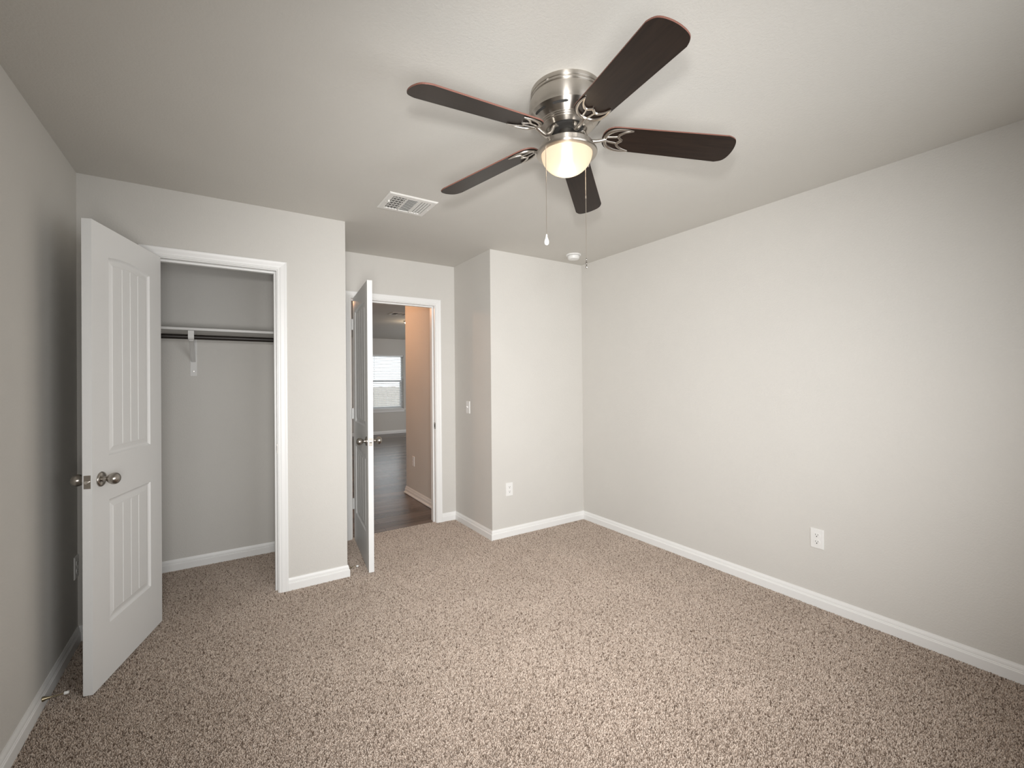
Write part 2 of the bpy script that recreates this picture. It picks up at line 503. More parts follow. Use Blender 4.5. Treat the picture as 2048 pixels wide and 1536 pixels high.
def base_run(name, label, p0, p1, n, m0, m1, prof=BASE):
    """baseboard from p0 to p1 on a wall facing n; m = +1 inside corner, -1 outside corner, 0 square end"""
    p0, p1, n = Vector((*p0, 0)), Vector((*p1, 0)), Vector((*n, 0))
    d = (p1 - p0).normalized()
    bm = bmesh.new()
    a = [bm.verts.new(p0 + d * (m0 * t) + n * t + Vector((0, 0, z))) for t, z in prof]
    b = [bm.verts.new(p1 - d * (m1 * t) + n * t + Vector((0, 0, z))) for t, z in prof]
    a.append(bm.verts.new(p0)); b.append(bm.verts.new(p1))
    k = len(a)
    for i in range(k):
        j = (i + 1) % k
        bm.faces.new((a[i], a[j], b[j], b[i]))
    bm.faces.new(a); bm.faces.new(b)
    return structure(obj(name, bm, M_TRIM), label, 'baseboard')


CW = 0.0555   # casing width incl. reveal
base_run('baseboard_left', 'white baseboard along the shaded left wall', (XL, YB), (XL, YC), (1, 0), 1, 1)
base_run('baseboard_closet_left', 'short white baseboard behind the open closet door', (XL, YC), (C0 - CW, YC), (0, -1), 1, 0)
base_run('baseboard_closet', 'short white baseboard right of the closet opening', (C1 + CW, YC), (XC, YC), (0, -1), 0, -1)
base_run('baseboard_closet_side', 'white baseboard on the closet side wall behind the entry door', (XC, YC), (XC, YA), (1, 0), -1, 1)
base_run('baseboard_closet_back', 'white baseboard at the back inside the closet', (XL, YK), (XC - T, YK), (0, -1), 0, 0)
base_run('baseboard_entry_left', 'tiny white baseboard piece left of the entry doorway', (XC, YA), (E0 - CW, YA), (0, -1), 1, 0)
base_run('baseboard_entry', 'short white baseboard between entry casing and alcove corner', (E1 + CW, YA), (XA, YA), (0, -1), 0, 1)
base_run('baseboard_return', 'white baseboard below the light switch', (XA, YA), (XA, YP), (-1, 0), 1, -1)
base_run('baseboard_projecting', 'white baseboard along the projecting far wall', (XA, YP), (XR, YP), (0, -1), -1, 1)
base_run('baseboard_right', 'long white baseboard along the right wall', (XR, YP), (XR, YB), (-1, 0), 1, 1)
base_run('baseboard_rear', 'white baseboard on the wall behind the camera', (XR, YB), (XL, YB), (0, 1), 1, 1)
base_run('baseboard_hall', 'warm lit baseboard with shoe moulding on the hall wall', (XH, YHE), (XH, YH + 0.017), (-1, 0), -1, 0, SHOE)
base_run('baseboard_hall_end', 'baseboard on the far side of the hall corner', (XH, YHE), (5.7, YHE), (0, 1), -1, 0, SHOE)
base_run('baseboard_far', 'distant white baseboard below the far window', (-0.64, YF), (5.7, YF), (0, -1), 0, 0, [(t, z * 1.05) for t, z in BASE])

# ------------------------------------------------------------------ door frames
CAS = [(0.0, 0.0), (0.0, 0.0085), (0.0025, 0.0100), (0.0070, 0.0100), (0.0085, 0.0080), (0.0110, 0.0082), (0.0150, 0.0110), (0.0200, 0.0122), (0.0360, 0.0138), (0.0400, 0.0150), (0.0470, 0.0165), (0.0510, 0.0165), (0.0530, 0.0150), (0.0535, 0.0)]


def casing(bm, x0, x1, zt, y, ny, rev=0.005):
    """three mitred casing legs round an opening, on plane y, facing ny"""
    x0 -= rev; x1 += rev; zt += rev
    rows = []
    for w, t in CAS:
        yy = y + ny * t
        rows.append([bm.verts.new(c) for c in ((x0 - w, yy, 0), (x0 - w, yy, zt + w), (x1 + w, yy, zt + w), (x1 + w, yy, 0))])
    for a, b in zip(rows, rows[1:] + rows[:1]):
        for i in range(3):
            bm.faces.new((a[i], a[i + 1], b[i + 1], b[i]))
    bm.faces.new([r[0] for r in rows]); bm.faces.new([r[3] for r in rows])


def door_frame(name, label, x0, x1, y0, y1, both):
    root = empty(name, ((x0 + x1) / 2, (y0 + y1) / 2, 0)); structure(root, label, 'door frame')
    off = -root.location
    bm = bmesh.new(); casing(bm, x0, x1, ZJ, y0, -1)
    bmesh.ops.translate(bm, verts=bm.verts, vec=off); obj('casing', bm, M_TRIM, root)
    if both:
        bm = bmesh.new(); casing(bm, x0, x1, ZJ, y1, 1)
        bmesh.ops.translate(bm, verts=bm.verts, vec=off); obj('casing', bm, M_TRIM, root)
    bm = bmesh.new(); j = 0.0175
    add_box(bm, x0 - j, x0, y0 - 0.0005, y1 + 0.0005, 0, ZJ); add_box(bm, x1, x1 + j, y0 - 0.0005, y1 + 0.0005, 0, ZJ); add_box(bm, x0 - j, x1 + j, y0 - 0.0005, y1 + 0.0005, ZJ, ZJ + j)
    bmesh.ops.translate(bm, verts=bm.verts, vec=off); obj('jamb', bm, M_TRIM, root)
    bm = bmesh.new(); s = 0.012
    ya, yb = y0 + 0.038, y0 + 0.072
    add_box(bm, x0, x0 + s, ya, yb, 0, ZJ - s); add_box(bm, x1 - s, x1, ya, yb, 0, ZJ - s); add_box(bm, x0, x1, ya, yb, ZJ - s, ZJ)
    bmesh.ops.translate(bm, verts=bm.verts, vec=off); obj('stop_moulding', bm, M_TRIM, root, bevel=0.002)
    # strike plate on the latch jamb
    bm = bmesh.new()
    add_box(bm, x1 - 0.0015, x1 + 0.001, y0 - 0.001, y0 + 0.034, 0.885, 0.945)
    add_box(bm, x1 - 0.0019, x1, y0 + 0.008, y0 + 0.022, 0.900, 0.930, 1)
    bmesh.ops.translate(bm, verts=bm.verts, vec=off); obj('strike_plate', bm, [M_KNOB, M_DARK], root)
    return root


door_frame('trim_1', 'white moulded frame around the closet opening', C0, C1, YC, YC + T, True)
door_frame('trim_2', 'white moulded frame around the entry doorway', E0, E1, YA, YH, True)


# ------------------------------------------------------------------ doors
PROF = [(0.0, 0.0), (0.0025, 0.0030), (0.0060, 0.0060), (0.0105, 0.0082), (0.0160, 0.0086), (0.0250, 0.0068), (0.0340, 0.0044), (0.0375, 0.0024), (0.0440, 0.0024)]
DH, DT = 2.032, 0.035


def door_face(bm, w, y, ny):
    """panelled face at y with outward direction ny; local x along the door from the hinge, z up"""
    x0, x1 = 0.121, w - 0.121
    panels = [(0.245, 0.801, 0.0), (1.000, 1.897, 0.018)]
    us = sorted(set([i / 16 for i in range(17)] + [k / 4 + d for k in (1, 2, 3) for d in (-0.011, 0.011)]))
    gro = (0.25, 0.5, 0.75)
    edges = []
    for zb, zt, rise in panels:
        prev = None
        for li, (s, dep) in enumerate(PROF):
            a, b = x0 + s, x1 - s; last = li == len(PROF) - 1
            row = []
            for u in us:
                x = a + (b - a) * u
                q = (x - (x0 + x1) / 2) / ((x1 - x0) / 2)
                d = dep + (0.0032 if last and min(abs(u - g) for g in gro) < 0.002 else 0)
                lo = Vector((x, y - ny * d, zb + s)); hi = Vector((x, y - ny * d, zt - s + rise * (1 - q * q)))
                row.append((bm.verts.new(lo), bm.verts.new(hi)))
            if prev:
                for i in range(len(us) - 1):
                    bm.faces.new((prev[i][0], prev[i + 1][0], row[i + 1][0], row[i][0]))
                    bm.faces.new((prev[i][1], prev[i + 1][1], row[i + 1][1], row[i][1]))
                bm.faces.new((prev[0][0], row[0][0], row[0][1], prev[0][1]))
                bm.faces.new((prev[-1][0], row[-1][0], row[-1][1], prev[-1][1]))
            else:
                edges.append(row)
            prev = row
        for i in range(len(us) - 1):
            bm.faces.new((prev[i][0], prev[i + 1][0], prev[i + 1][1], prev[i][1]))
    V = lambda x, z: bm.verts.new((x, y, z))
    bl, br, tl, tr = V(0, 0), V(w, 0), V(0, DH), V(w, DH)
    lo, up = edges
    bm.faces.new([bl, br] + [r[0] for r in reversed(lo)])
    bm.faces.new([lo[0][1]] + [r[1] for r in lo[1:]] + [r[0] for r in reversed(up)])
    bm.faces.new([r[1] for r in up] + [tr, tl])
    bm.faces.new([bl, lo[0][0], lo[0][1], up[0][0], up[0][1], tl])
    bm.faces.new([br, tr, up[-1][1], up[-1][0], lo[-1][1], lo[-1][0]])
    return bl, br, tl, tr


def make_knob(leaf, w, side, z=0.905):
    """side +1: on face y=DT, -1: on face y=0"""
    M = Matrix.Translation((w - 0.060, DT if side > 0 else 0, z)) @ Matrix.Rotation(-PI / 2 * side, 4, 'X')
    k = lathe('door_knob', [(0.0, 0.006), (0.0125, 0.006), (0.0115, 0.014), (0.0100, 0.020), (0.0110, 0.0245), (0.0160, 0.0285), (0.0215, 0.0345), (0.0252, 0.0425), (0.0262, 0.0490), (0.0250, 0.0560), (0.0212, 0.0625), (0.0160, 0.0665), (0.0145, 0.0668), (0.0135, 0.0680), (0.0, 0.0695)], M_KNOB, leaf, 32, M, autosmooth=50)
    lathe('rosette', [(0.0, 0.0), (0.0325, 0.0), (0.0330, 0.0030), (0.0310, 0.0062), (0.0250, 0.0085), (0.0160, 0.0098), (0.0, 0.0100)], M_KNOB, k, 36, M, autosmooth=50)
    return k


def make_door(name, label, w, pin, ang, zb=0.011):
    """leaf hinged at pin; local x from hinge to latch, local y into the opening; ang = world angle of local x"""
    root = empty(name, (pin[0], pin[1], zb), ang)
    structure(root, label, 'door')
    off = Vector((0.004, 0.007, 0))
    bm = bmesh.new()
    f0 = door_face(bm, w, 0.0, -1); f1 = door_face(bm, w, DT, 1)
    bl, br, tl, tr = f0; cl, cr, dl, dr = f1
    for q in ((bl, br, cr, cl), (tl, dl, dr, tr), (bl, cl, dl, tl), (br, tr, dr, cr)):
        bm.faces.new(q)
    bmesh.ops.translate(bm, verts=bm.verts, vec=off)
    leaf = obj('door_leaf', bm, M_DOOR, root, smooth=True, autosmooth=12)
    hw = empty('latch_set', (0, 0, 0)); bpy.data.objects.remove(hw)
    for s in (1, -1):
        k = make_knob(root, w, s)
        k.location = off
    bm = bmesh.new()
    add_box(bm, w - 0.0008, w + 0.0012, 0.0055, DT - 0.0055, 0.905 - 0.0285, 0.905 + 0.0285)
    for zz in (-0.021, 0.021):
        add_lathe(bm, [(0.0035, 0.0010), (0.0030, 0.0020), (0.0, 0.0022)], 10, Matrix.Translation((w, DT / 2, 0.905 + zz)) @ Matrix.Rotation(PI / 2, 4, 'Y'))
    bmesh.ops.translate(bm, verts=bm.verts, vec=off)
    lp = obj('latch_plate', bm, M_KNOB, root)
    bm = bmesh.new()
    add_lathe(bm, [(0.0085, 0.0), (0.0085, 0.006), (0.0070, 0.011), (0.0, 0.0115)], 16, Matrix.Translation((w, DT / 2, 0.905)) @ Matrix.Rotation(PI / 2, 4, 'Y'))
    bmesh.ops.translate(bm, verts=bm.verts, vec=off)
    obj('latch_bolt', bm, M_CHROME, lp, smooth=True)
    for zc in (0.295, 1.057, 1.812):
        bm = bmesh.new()
        add_lathe(bm, [(0.0, -0.0465), (0.005, -0.046), (0.0072, -0.0445), (0.0072, 0.0445), (0.005, 0.046), (0.0, 0.0465)], 14, Matrix.Translation((0, 0, zc)))
        add_box(bm, 0.001, 0.0042, 0.004, 0.034, zc - 0.0445, zc + 0.0445)
        # leaf screwed to the jamb (in world it stays on the jamb side)
        J = Matrix.Rotation(-ang, 4, 'Z')
        add_box(bm, -0.0062, -0.0044, 0.004, 0.040, zc - 0.0445, zc + 0.0445, 0, J); add_box(bm, -0.0062, 0.0010, 0.0, 0.0045, zc - 0.0445, zc + 0.0445, 0, J)
        obj('hinge', bm, M_HINGE, root, smooth=True)
    return root


make_door('door_1', 'white two panel plank closet door standing open against the left wall', 0.610, (C0 + 0.0005, YC - 0.0065), math.atan2(-0.957, -0.292))
make_door('door_2', 'white two panel plank entry door swung open edge on', 0.757, (0.9129, 3.8728), math.atan2(-0.9939, -0.1102))

# ------------------------------------------------------------------ closet shelf, rod, bracket
XS0, XS1 = XL, XC - T
ZS0, ZS1 = 1.692, 1.709
tag(boxes('closet_shelf', [(XS0 + 0.0005, XS1 - 0.0005, YK - 0.305, YK - 0.0005, ZS0, ZS1)], M_SHELF, bevel=0.0015), 'painted wooden shelf spanning the closet above the dark rod', 'shelf')
YR, ZR = 3.692, 1.649
rod = empty('closet_rod', (XS0, YR, ZR)); tag(rod, 'dark bronze hanging rod across the closet under the shelf', 'closet rod')
MX = Matrix.Rotation(PI / 2, 4, 'Y')
lathe('rod_bar', [(0.0165, 0.002), (0.0165, XS1 - XS0 - 0.002)], M_ROD, rod, 28, MX)
for zz in (0.0005, XS1 - XS0 - 0.0125):
    lathe('end_socket', [(0.030, zz), (0.030, zz + 0.004), (0.021, zz + 0.012), (0.0167, zz + 0.012)], M_SHELF, rod, 28, MX)
# bracket
bx = -0.184
br = empty('shelf_bracket', (bx, YK, 1.388)); tag(br, 'white metal bracket holding closet shelf and rod', 'bracket')
y0 = 0.0
bm = bmesh.new(); add_box(bm, -0.0205, 0.0205, -0.0040, 0.0, 0.0, ZS0 - 1.388 - 0.0008)
obj('wall_plate', bm, M_SHELF, br, bevel=0.0012)
bm = bmesh.new(); add_box(bm, -0.0165, 0.0165, -0.272, -0.0040, ZS0 - 1.388 - 0.0045, ZS0 - 1.388 - 0.0008)
obj('support_arm', bm, M_SHELF, br, bevel=0.001)
bm = bmesh.new()
pts = spline([(0, -0.006, 0.105), (0, -0.060, 0.135), (0, -0.150, 0.190), (0, -0.225, 0.228), (0, -0.262, 0.240)], 6)
rows = []
for i, p in enumerate(pts):
    hw = 0.0125 + 0.0 * i
    d = 0.004
    rows.append([bm.verts.new(p + Vector((sx * hw, 0, sz * d))) for sx, sz in ((-1, -1), (1, -1), (1, 1), (-1, 1))])
for a, b in zip(rows[:-1], rows[1:]):
    for k in range(4):
        bm.faces.new((a[k], a[(k + 1) % 4], b[(k + 1) % 4], b[k]))
bm.faces.new(rows[0]); bm.faces.new(rows[-1])
obj('brace', bm, M_SHELF, br, bevel=0.001)
bm = bmesh.new()
cy, cz = YR - YK, ZR - 1.388
prev = None
for i in range(15):
    a = math.radians(-200 + 230 * i / 14)
    ring = []
    for rr in (0.0172, 0.0205):
        for sx in (-0.0165, 0.0165):
            ring.append(bm.verts.new((sx, cy - rr * math.cos(a), cz + rr * math.sin(a))))
    if prev:
        for q in ((0, 1, 1, 0), (2, 3, 3, 2)):
            bm.faces.new((prev[q[0]], prev[q[1]], ring[q[2]], ring[q[3]]))
        bm.faces.new((prev[0], ring[0], ring[2], prev[2])); bm.faces.new((prev[1], prev[3], ring[3], ring[1]))
    else:
        bm.faces.new((ring[0], ring[1], ring[3], ring[2]))
    prev = ring
bm.faces.new((prev[0], prev[2], prev[3], prev[1]))
add_box(bm, -0.0165, 0.0165, cy - 0.024, cy - 0.0195, cz - 0.006, ZS0 - 1.388 - 0.002)
obj('rod_hook', bm, M_SHELF, br)
for zz in (0.035, 0.285):
    bm = bmesh.new()
    add_lathe(bm, [(0.0045, 0.004), (0.004, 0.0058), (0.0, 0.0062)], 12, Matrix.Translation((0, 0, zz)) @ Matrix.Rotation(PI / 2, 4, 'X'))
    obj('screw', bm, M_NICKEL, br)


# ------------------------------------------------------------------ electrical plates
def plate_base(root, w=0.0700, h=0.1145):
    bm = bmesh.new()
    vs = add_box(bm, -w / 2, w / 2, -0.0055, 0.0, -h / 2, h / 2)
    for v in vs:
        if v.co.y < -0.001: v.co.x *= 0.94; v.co.z *= 0.963
    return obj('cover_plate', bm, M_PLATE, root, bevel=0.0012)


def make_outlet(name, label, loc, rotz):
    root = empty(name, loc, rotz); tag(root, label, 'outlet')
    plate_base(root)
    for zc in (0.0195, -0.0195):
        bm = bmesh.new()
        prof = [(0.0172 * math.cos(a), 0.0172 * math.sin(a)) for a in [2 * PI * i / 32 for i in range(32)]]
        prof = [(x, max(-0.0135, min(0.0135, z))) for x, z in prof]
        f = [bm.verts.new((x, -0.0052, z + zc)) for x, z in prof]; g = [bm.verts.new((x * 0.97, -0.0078, z * 0.97 + zc)) for x, z in prof]
        for i in range(32):
            j = (i + 1) % 32
            bm.faces.new((f[i], f[j], g[j], g[i]))
        bm.faces.new(g)
        r = obj('receptacle', bm, M_PLATE, root)
        bm = bmesh.new()
        add_box(bm, -0.0073, -0.0053, -0.0081, -0.0070, zc + 0.000, zc + 0.0085)
        add_box(bm, 0.0053, 0.0073, -0.0081, -0.0070, zc + 0.001, zc + 0.0078)
        add_lathe(bm, [(0.0030, 0.0), (0.0030, 0.0011), (0.0, 0.0011)], 14, Matrix.Translation((0, -0.0070, zc - 0.0062)) @ Matrix.Rotation(PI / 2, 4, 'X'))
        obj('slots', bm, M_DARK, r)
    bm = bmesh.new()
    add_lathe(bm, [(0.0034, 0.0), (0.0030, 0.0012), (0.0, 0.0014)], 12, Matrix.Translation((0, -0.0055, 0)) @ Matrix.Rotation(PI / 2, 4, 'X'))
    obj('screw', bm, M_PLATE, root)
    return root


def make_switch(name, label, loc, rotz):
    root = empty(name, loc, rotz); tag(root, label, 'light switch')
    plate_base(root)
    bm = bmesh.new(); add_box(bm, -0.0052, 0.0052, -0.0062, -0.0050, -0.0125, 0.0125)
    s = obj('toggle_surround', bm, M_PLATE, root)
    bm = bmesh.new()
    vs = add_box(bm, -0.0042, 0.0042, -0.0190, -0.0055, -0.0050, 0.0060)
    for v in vs:
        if v.co.y < -0.01: v.co.z += 0.0070; v.co.x *= 0.8
    obj('toggle', bm, M_PLATE, root, bevel=0.001)
    for zz in (0.030, -0.030):
        bm = bmesh.new()
        add_lathe(bm, [(0.0032, 0.0), (0.0028, 0.0012), (0.0, 0.0014)], 12, Matrix.Translation((0, -0.0055, zz)) @ Matrix.Rotation(PI / 2, 4, 'X'))
        obj('screw', bm, M_PLATE, root)
    return root


# local -y is the outward direction of a plate
make_outlet('electrical_outlet', 'white duplex outlet low on the long bright right wall', (XR, 1.193, 0.397), -PI / 2)
make_outlet('electrical_outlet', 'white duplex outlet low on the projecting far wall', (2.047, YP, 0.403), 0)
make_outlet('electrical_outlet', 'white duplex outlet half hidden behind the open closet door', (XL, 3.130, 0.397), PI / 2)
make_outlet('electrical_outlet', 'small duplex outlet on the warm lit hall wall', (XH, 4.928, 0.410), -PI / 2)
make_switch('light_switch', 'white toggle light switch on the short wall beside the entry', (XA, 3.612, 1.094), -PI / 2)


# ------------------------------------------------------------------ door stops
def make_stop(name, label, loc, length, r=1.0):
    root = empty(name, loc); tag(root, label, 'door stop')
    M = Matrix.Rotation(PI / 2, 4, 'Y')
    lathe('stop_base', [(0.0, 0.0), (0.0125 * r, 0.0), (0.0120 * r, 0.004), (0.0085 * r, 0.010), (0.0060 * r, 0.020), (0.0042 * r, 0.026), (0.0, 0.026)], M_BRASS, root, 20, M)
    lathe('stop_rod', [(0.0033 * r, 0.024), (0.0030 * r, length - 0.014)], M_BRASS, root, 12, M)
    lathe('rubber_tip', [(0.0, length - 0.016), (0.0062, length - 0.016), (0.0066, length - 0.010), (0.0060, length - 0.002), (0.0, length)], M_RUBBER, root, 16, M)
    return root


make_stop('door_stop', 'metal door stop on the left wall baseboard beside the closet door', (XL + 0.0143, 2.573, 0.047), 0.080, 0.80)
make_stop('door_stop', 'metal door stop poking out behind the closet corner baseboard', (XC + 0.0143, 3.192, 0.046), 0.066, 0.48)

# ------------------------------------------------------------------ smoke detector
sd = empty('smoke_detector', (2.590, 2.958, H)); tag(sd, 'round white smoke detector on the ceiling near the far corner', 'smoke detector')
lathe('mounting_plate', [(0.0, 0.0), (0.066, 0.0), (0.066, -0.007), (0.063, -0.010), (0.050, -0.0105), (0.0, -0.0105)], M_PLATE, sd, 48)
lathe('detector_cover', [(0.046, -0.0105), (0.0475, -0.0130), (0.053, -0.0132), (0.0535, -0.018), (0.050, -0.034), (0.046, -0.040), (0.036, -0.0425), (0.020, -0.043), (0.019, -0.0445), (0.0, -0.0445)], M_PLATE, sd, 48)

# ------------------------------------------------------------------ ceiling register
def make_vent(name, label, x0, x1, y0, y1, detail=True):
    w, d = x1 - x0, y1 - y0
    root = empty(name, ((x0 + x1) / 2, (y0 + y1) / 2, H)); tag(root, label, 'air vent')
    bm = bmesh.new()
    fw = 0.034
    # frame: sloping rim
    def ring(hx, hy, z): return [bm.verts.new((sx * hx, sy * hy, z)) for sx, sy in ((-1, -1), (1, -1), (1, 1), (-1, 1))]
    rs = [ring(w / 2, d / 2, 0.0), ring(w / 2, d / 2, -0.0030), ring(w / 2 - 0.006, d / 2 - 0.006, -0.0075), ring(w / 2 - fw, d / 2 - fw, -0.0085), ring(w / 2 - fw, d / 2 - fw, -0.0005)]
    for a, b in zip(rs[:-1], rs[1:]):
        for k in range(4):
            bm.faces.new((a[k], a[(k + 1) % 4], b[(k + 1) % 4], b[k]))
    obj('vent_frame', bm, M_VENT, root)
    ix, iy = w / 2 - fw, d / 2 - fw
    bm = bmesh.new(); add_box(bm, -ix, ix, -iy, iy, -0.0012, -0.0004)
    obj('damper', bm, M_VENTIN, root)
    s0, s1 = -ix + 0.085 * w / 0.30, ix - 0.075 * w / 0.30
    bm = bmesh.new()
    for xx in (s0, s1):
        add_box(bm, xx - 0.004, xx + 0.004, -iy, iy, -0.0088, -0.0015)
    n = 11
    for i in range(n):                                   # middle louvres
        yy = -iy + (i + 0.5) * 2 * iy / n
        add_box(bm, s0 + 0.004, s1 - 0.004, -0.0058, 0.0058, -0.0007, 0.0007, 0, Matrix.Translation((0, yy, -0.0052)) @ Matrix.Rotation(math.radians(32), 4, 'X'))
    for side, (a, b) in ((-1, (-ix, s0 - 0.004)), (1, (s1 + 0.004, ix))):   # curved side louvres
        for i in range(4):
            xx = a + (i + 0.5) * (b - a) / 4
            add_box(bm, -0.0007 - 0.0048, 0.0048, -iy, iy, -0.0006, 0.0006, 0, Matrix.Translation((xx, 0, -0.0050)) @ Matrix.Rotation(math.radians(38 * side), 4, 'Y'))
    if detail:
        for i in range(5):
            yy = -iy + (i + 1) * 2 * iy / 6
            add_box(bm, -ix, s0, yy - 0.003, yy + 0.003, -0.0030, -0.0014)
    obj('louvres', bm, M_VENT, root)
    if detail:
        bm = bmesh.new()
        add_box(bm, -ix - 0.010, -ix - 0.004, -0.022, 0.016, -0.0140, -0.0080); add_box(bm, -ix - 0.012, -ix - 0.002, -0.026, -0.016, -0.0180, -0.0080)
        obj('damper_lever', bm, M_VENT, root)
        for sx in (-1, 1):
            bm = bmesh.new()
            add_lathe(bm, [(0.0035, 0.0), (0.003, -0.0015), (0.0, -0.0018)], 10, Matrix.Translation((sx * (w / 2 - 0.016), 0, -0.0083)))
            obj('screw', bm, M_VENT, root)
    return root


make_vent('ceiling_vent', 'white louvred air register on the bedroom ceiling left of the fan', 0.814, 1.116, 2.526, 2.792)
make_vent('ceiling_vent', 'small air register on the ceiling beyond the entry doorway', 2.245, 2.535, 6.86, 7.14, False)

# ------------------------------------------------------------------ ceiling fan
FX, FY = 1.113, 1.305
fan = empty('ceiling_fan', (FX, FY, H)); tag(fan, 'brushed nickel ceiling fan with five dark walnut blades and a lit bowl', 'ceiling fan')
Z = lambda z: z - H
prof = [(0.0, 2.4399), (0.137, 2.4399), (0.1375, 2.427), (0.1365, 2.4245), (0.1345, 2.4235), (0.1345, 2.4195), (0.1375, 2.4180), (0.1385, 2.4150), (0.1375, 2.4120), (0.1350, 2.4105), (0.1350, 2.4075), (0.1380, 2.4050),
        (0.1410, 2.396), (0.1425, 2.383), (0.1428, 2.370), (0.1418, 2.357), (0.1395, 2.3495), (0.1395, 2.3465), (0.1375, 2.3445), (0.1320, 2.3395), (0.1230, 2.3290), (0.1165, 2.3220), (0.1090, 2.3155), (0.1085, 2.3125), (0.1050, 2.3110), (0.1040, 2.3075), (0.0995, 2.3060), (0.0985, 2.3025),
        (0.0930, 2.3000), (0.0860, 2.2960), (0.0800, 2.2945), (0.0760, 2.2960), (0.0740, 2.3040), (0.0, 2.3060)]
lathe('motor_housing', [(r, Z(z)) for r, z in prof], M_NICKELA, fan, 96, autosmooth=28)
mh = [c for c in fan.children if c.name.startswith('motor_housing')][0]
for k in range(9):
    bm = bmesh.new()
    a0 = 2 * PI * k / 9 + 0.12
    prev = None
    for i in range(9):
        a = a0 + math.radians(26) * i / 8
        ex = 1.0 - max(0, abs(i - 4) - 3) * 0.45
        ring = []
        for s in (-1, 1):
            zc, rc = 2.3335, 0.1272
            dz = s * 0.0032 * ex
            r = rc + 0.89 * dz + 0.0009
            ring.append(bm.verts.new((r * math.cos(a), r * math.sin(a), Z(zc + dz))))
        if prev: bm.faces.new((prev[0], prev[1], ring[1], ring[0]))
        prev = ring
    obj('vent_slot', bm, M_DARK, mh)
for k in range(4):
    bm = bmesh.new()
    a = math.radians(200 + 90 * k); add_lathe(bm, [(0.0045, 0.0), (0.0042, 0.002), (0.0, 0.0032)], 12, Matrix.Rotation(a, 4, 'Z') @ Matrix.Translation((0.1340, 0, Z(2.4215))) @ Matrix.Rotation(PI / 2, 4, 'Y'))
    obj('screw', bm, M_CHROME, mh, smooth=True)
lathe('rotor_hub', [(0.0, Z(2.3055)), (0.064, Z(2.305)), (0.064, Z(2.297)), (0.058, Z(2.293)), (0.0, Z(2.293))], M_DARK, fan, 48)
lathe('switch_housing', [(0.0, Z(2.2925)), (0.029, Z(2.2925)), (0.031, Z(2.289)), (0.031, Z(2.245)), (0.034, Z(2.2365)), (0.0, Z(2.2365))], M_NICKEL, fan, 48)
lathe('light_fitter', [(0.0, Z(2.2368)), (0.095, Z(2.2364)), (0.1010, Z(2.2350)), (0.1035, Z(2.2320)), (0.1045, Z(2.2170)), (0.1075, Z(2.2130)), (0.1140, Z(2.2115)), (0.1165, Z(2.2085)), (0.1165, Z(2.2045)), (0.1150, Z(2.2015)), (0.1080, Z(2.1995)), (0.0995, Z(2.1990)), (0.0985, Z(2.2030)), (0.0985, Z(2.2200)), (0.0, Z(2.2210))], M_NICKELA, fan, 72, autosmooth=30)
bp = [(0.0975 * math.cos(t), 2.2050 - 0.0800 * math.sin(t)) for t in [PI / 2 * i / 20 for i in range(20)]] + [(0.0, 2.1250)]
lathe('glass_bowl', [(r, Z(z)) for r, z in bp], M_BOWL, fan, 64, cap0=False)
bulb = lathe('bulb', [(0.0, Z(2.140)), (0.010, Z(2.142)), (0.018, Z(2.149)), (0.0205, Z(2.158)), (0.018, Z(2.170)), (0.012, Z(2.185)), (0.011, Z(2.200)), (0.011, Z(2.2205)), (0.0, Z(2.2205))], M_BULB, fan, 24)
lamp = light('fan_lamp_light', 'POINT', (0, 0, Z(2.158)), 0.11, (1.0, 0.80, 0.58), None, shadow_soft_size=0.03)
lamp.parent = fan

# one blade and iron in blade coordinates (x radial, y tangential), copied five times
DROOP = math.atan(0.1033); PITCH_B = -0.2265
RI, RT = 0.140, 0.660 * 0.977


def blade_outline():
    pts = []
    wR, wT = 0.0575, 0.0672
    def hw(x): return wR + (wT - wR) * (x - 0.195) / (0.625 - 0.195)
    for i in range(13):                                   # rounded root, from +y to -y
        a = PI / 2 + PI * i / 12
        x = 0.190 + 0.052 * math.cos(a)
        y = 0.0575 * math.sin(a)
        s = abs(math.sin(a)); pts.append((x, (0.0575 * (s ** 0.8)) * (1 if math.sin(a) >= 0 else -1)))
    # tip: shallow arc with rounded corners
    yw = hw(RT - 0.045)
    for i in range(25):
        q = math.sin(-PI / 2 + PI * i / 24)
        pts.append((RT - 0.018 * q * q - 0.026 * abs(q) ** 9, q * yw))
    return pts


def blade_mesh():
    bm = bmesh.new(); o = blade_outline(); th = 0.0055
    lo = [bm.verts.new((x, y, -th / 2)) for x, y in o]; hi = [bm.verts.new((x, y, th / 2)) for x, y in o]
    bm.faces.new(lo); bm.faces.new(hi)
    for i in range(len(o)):
        j = (i + 1) % len(o)
        bm.faces.new((lo[i], lo[j], hi[j], hi[i])).material_index = 1
    return bm


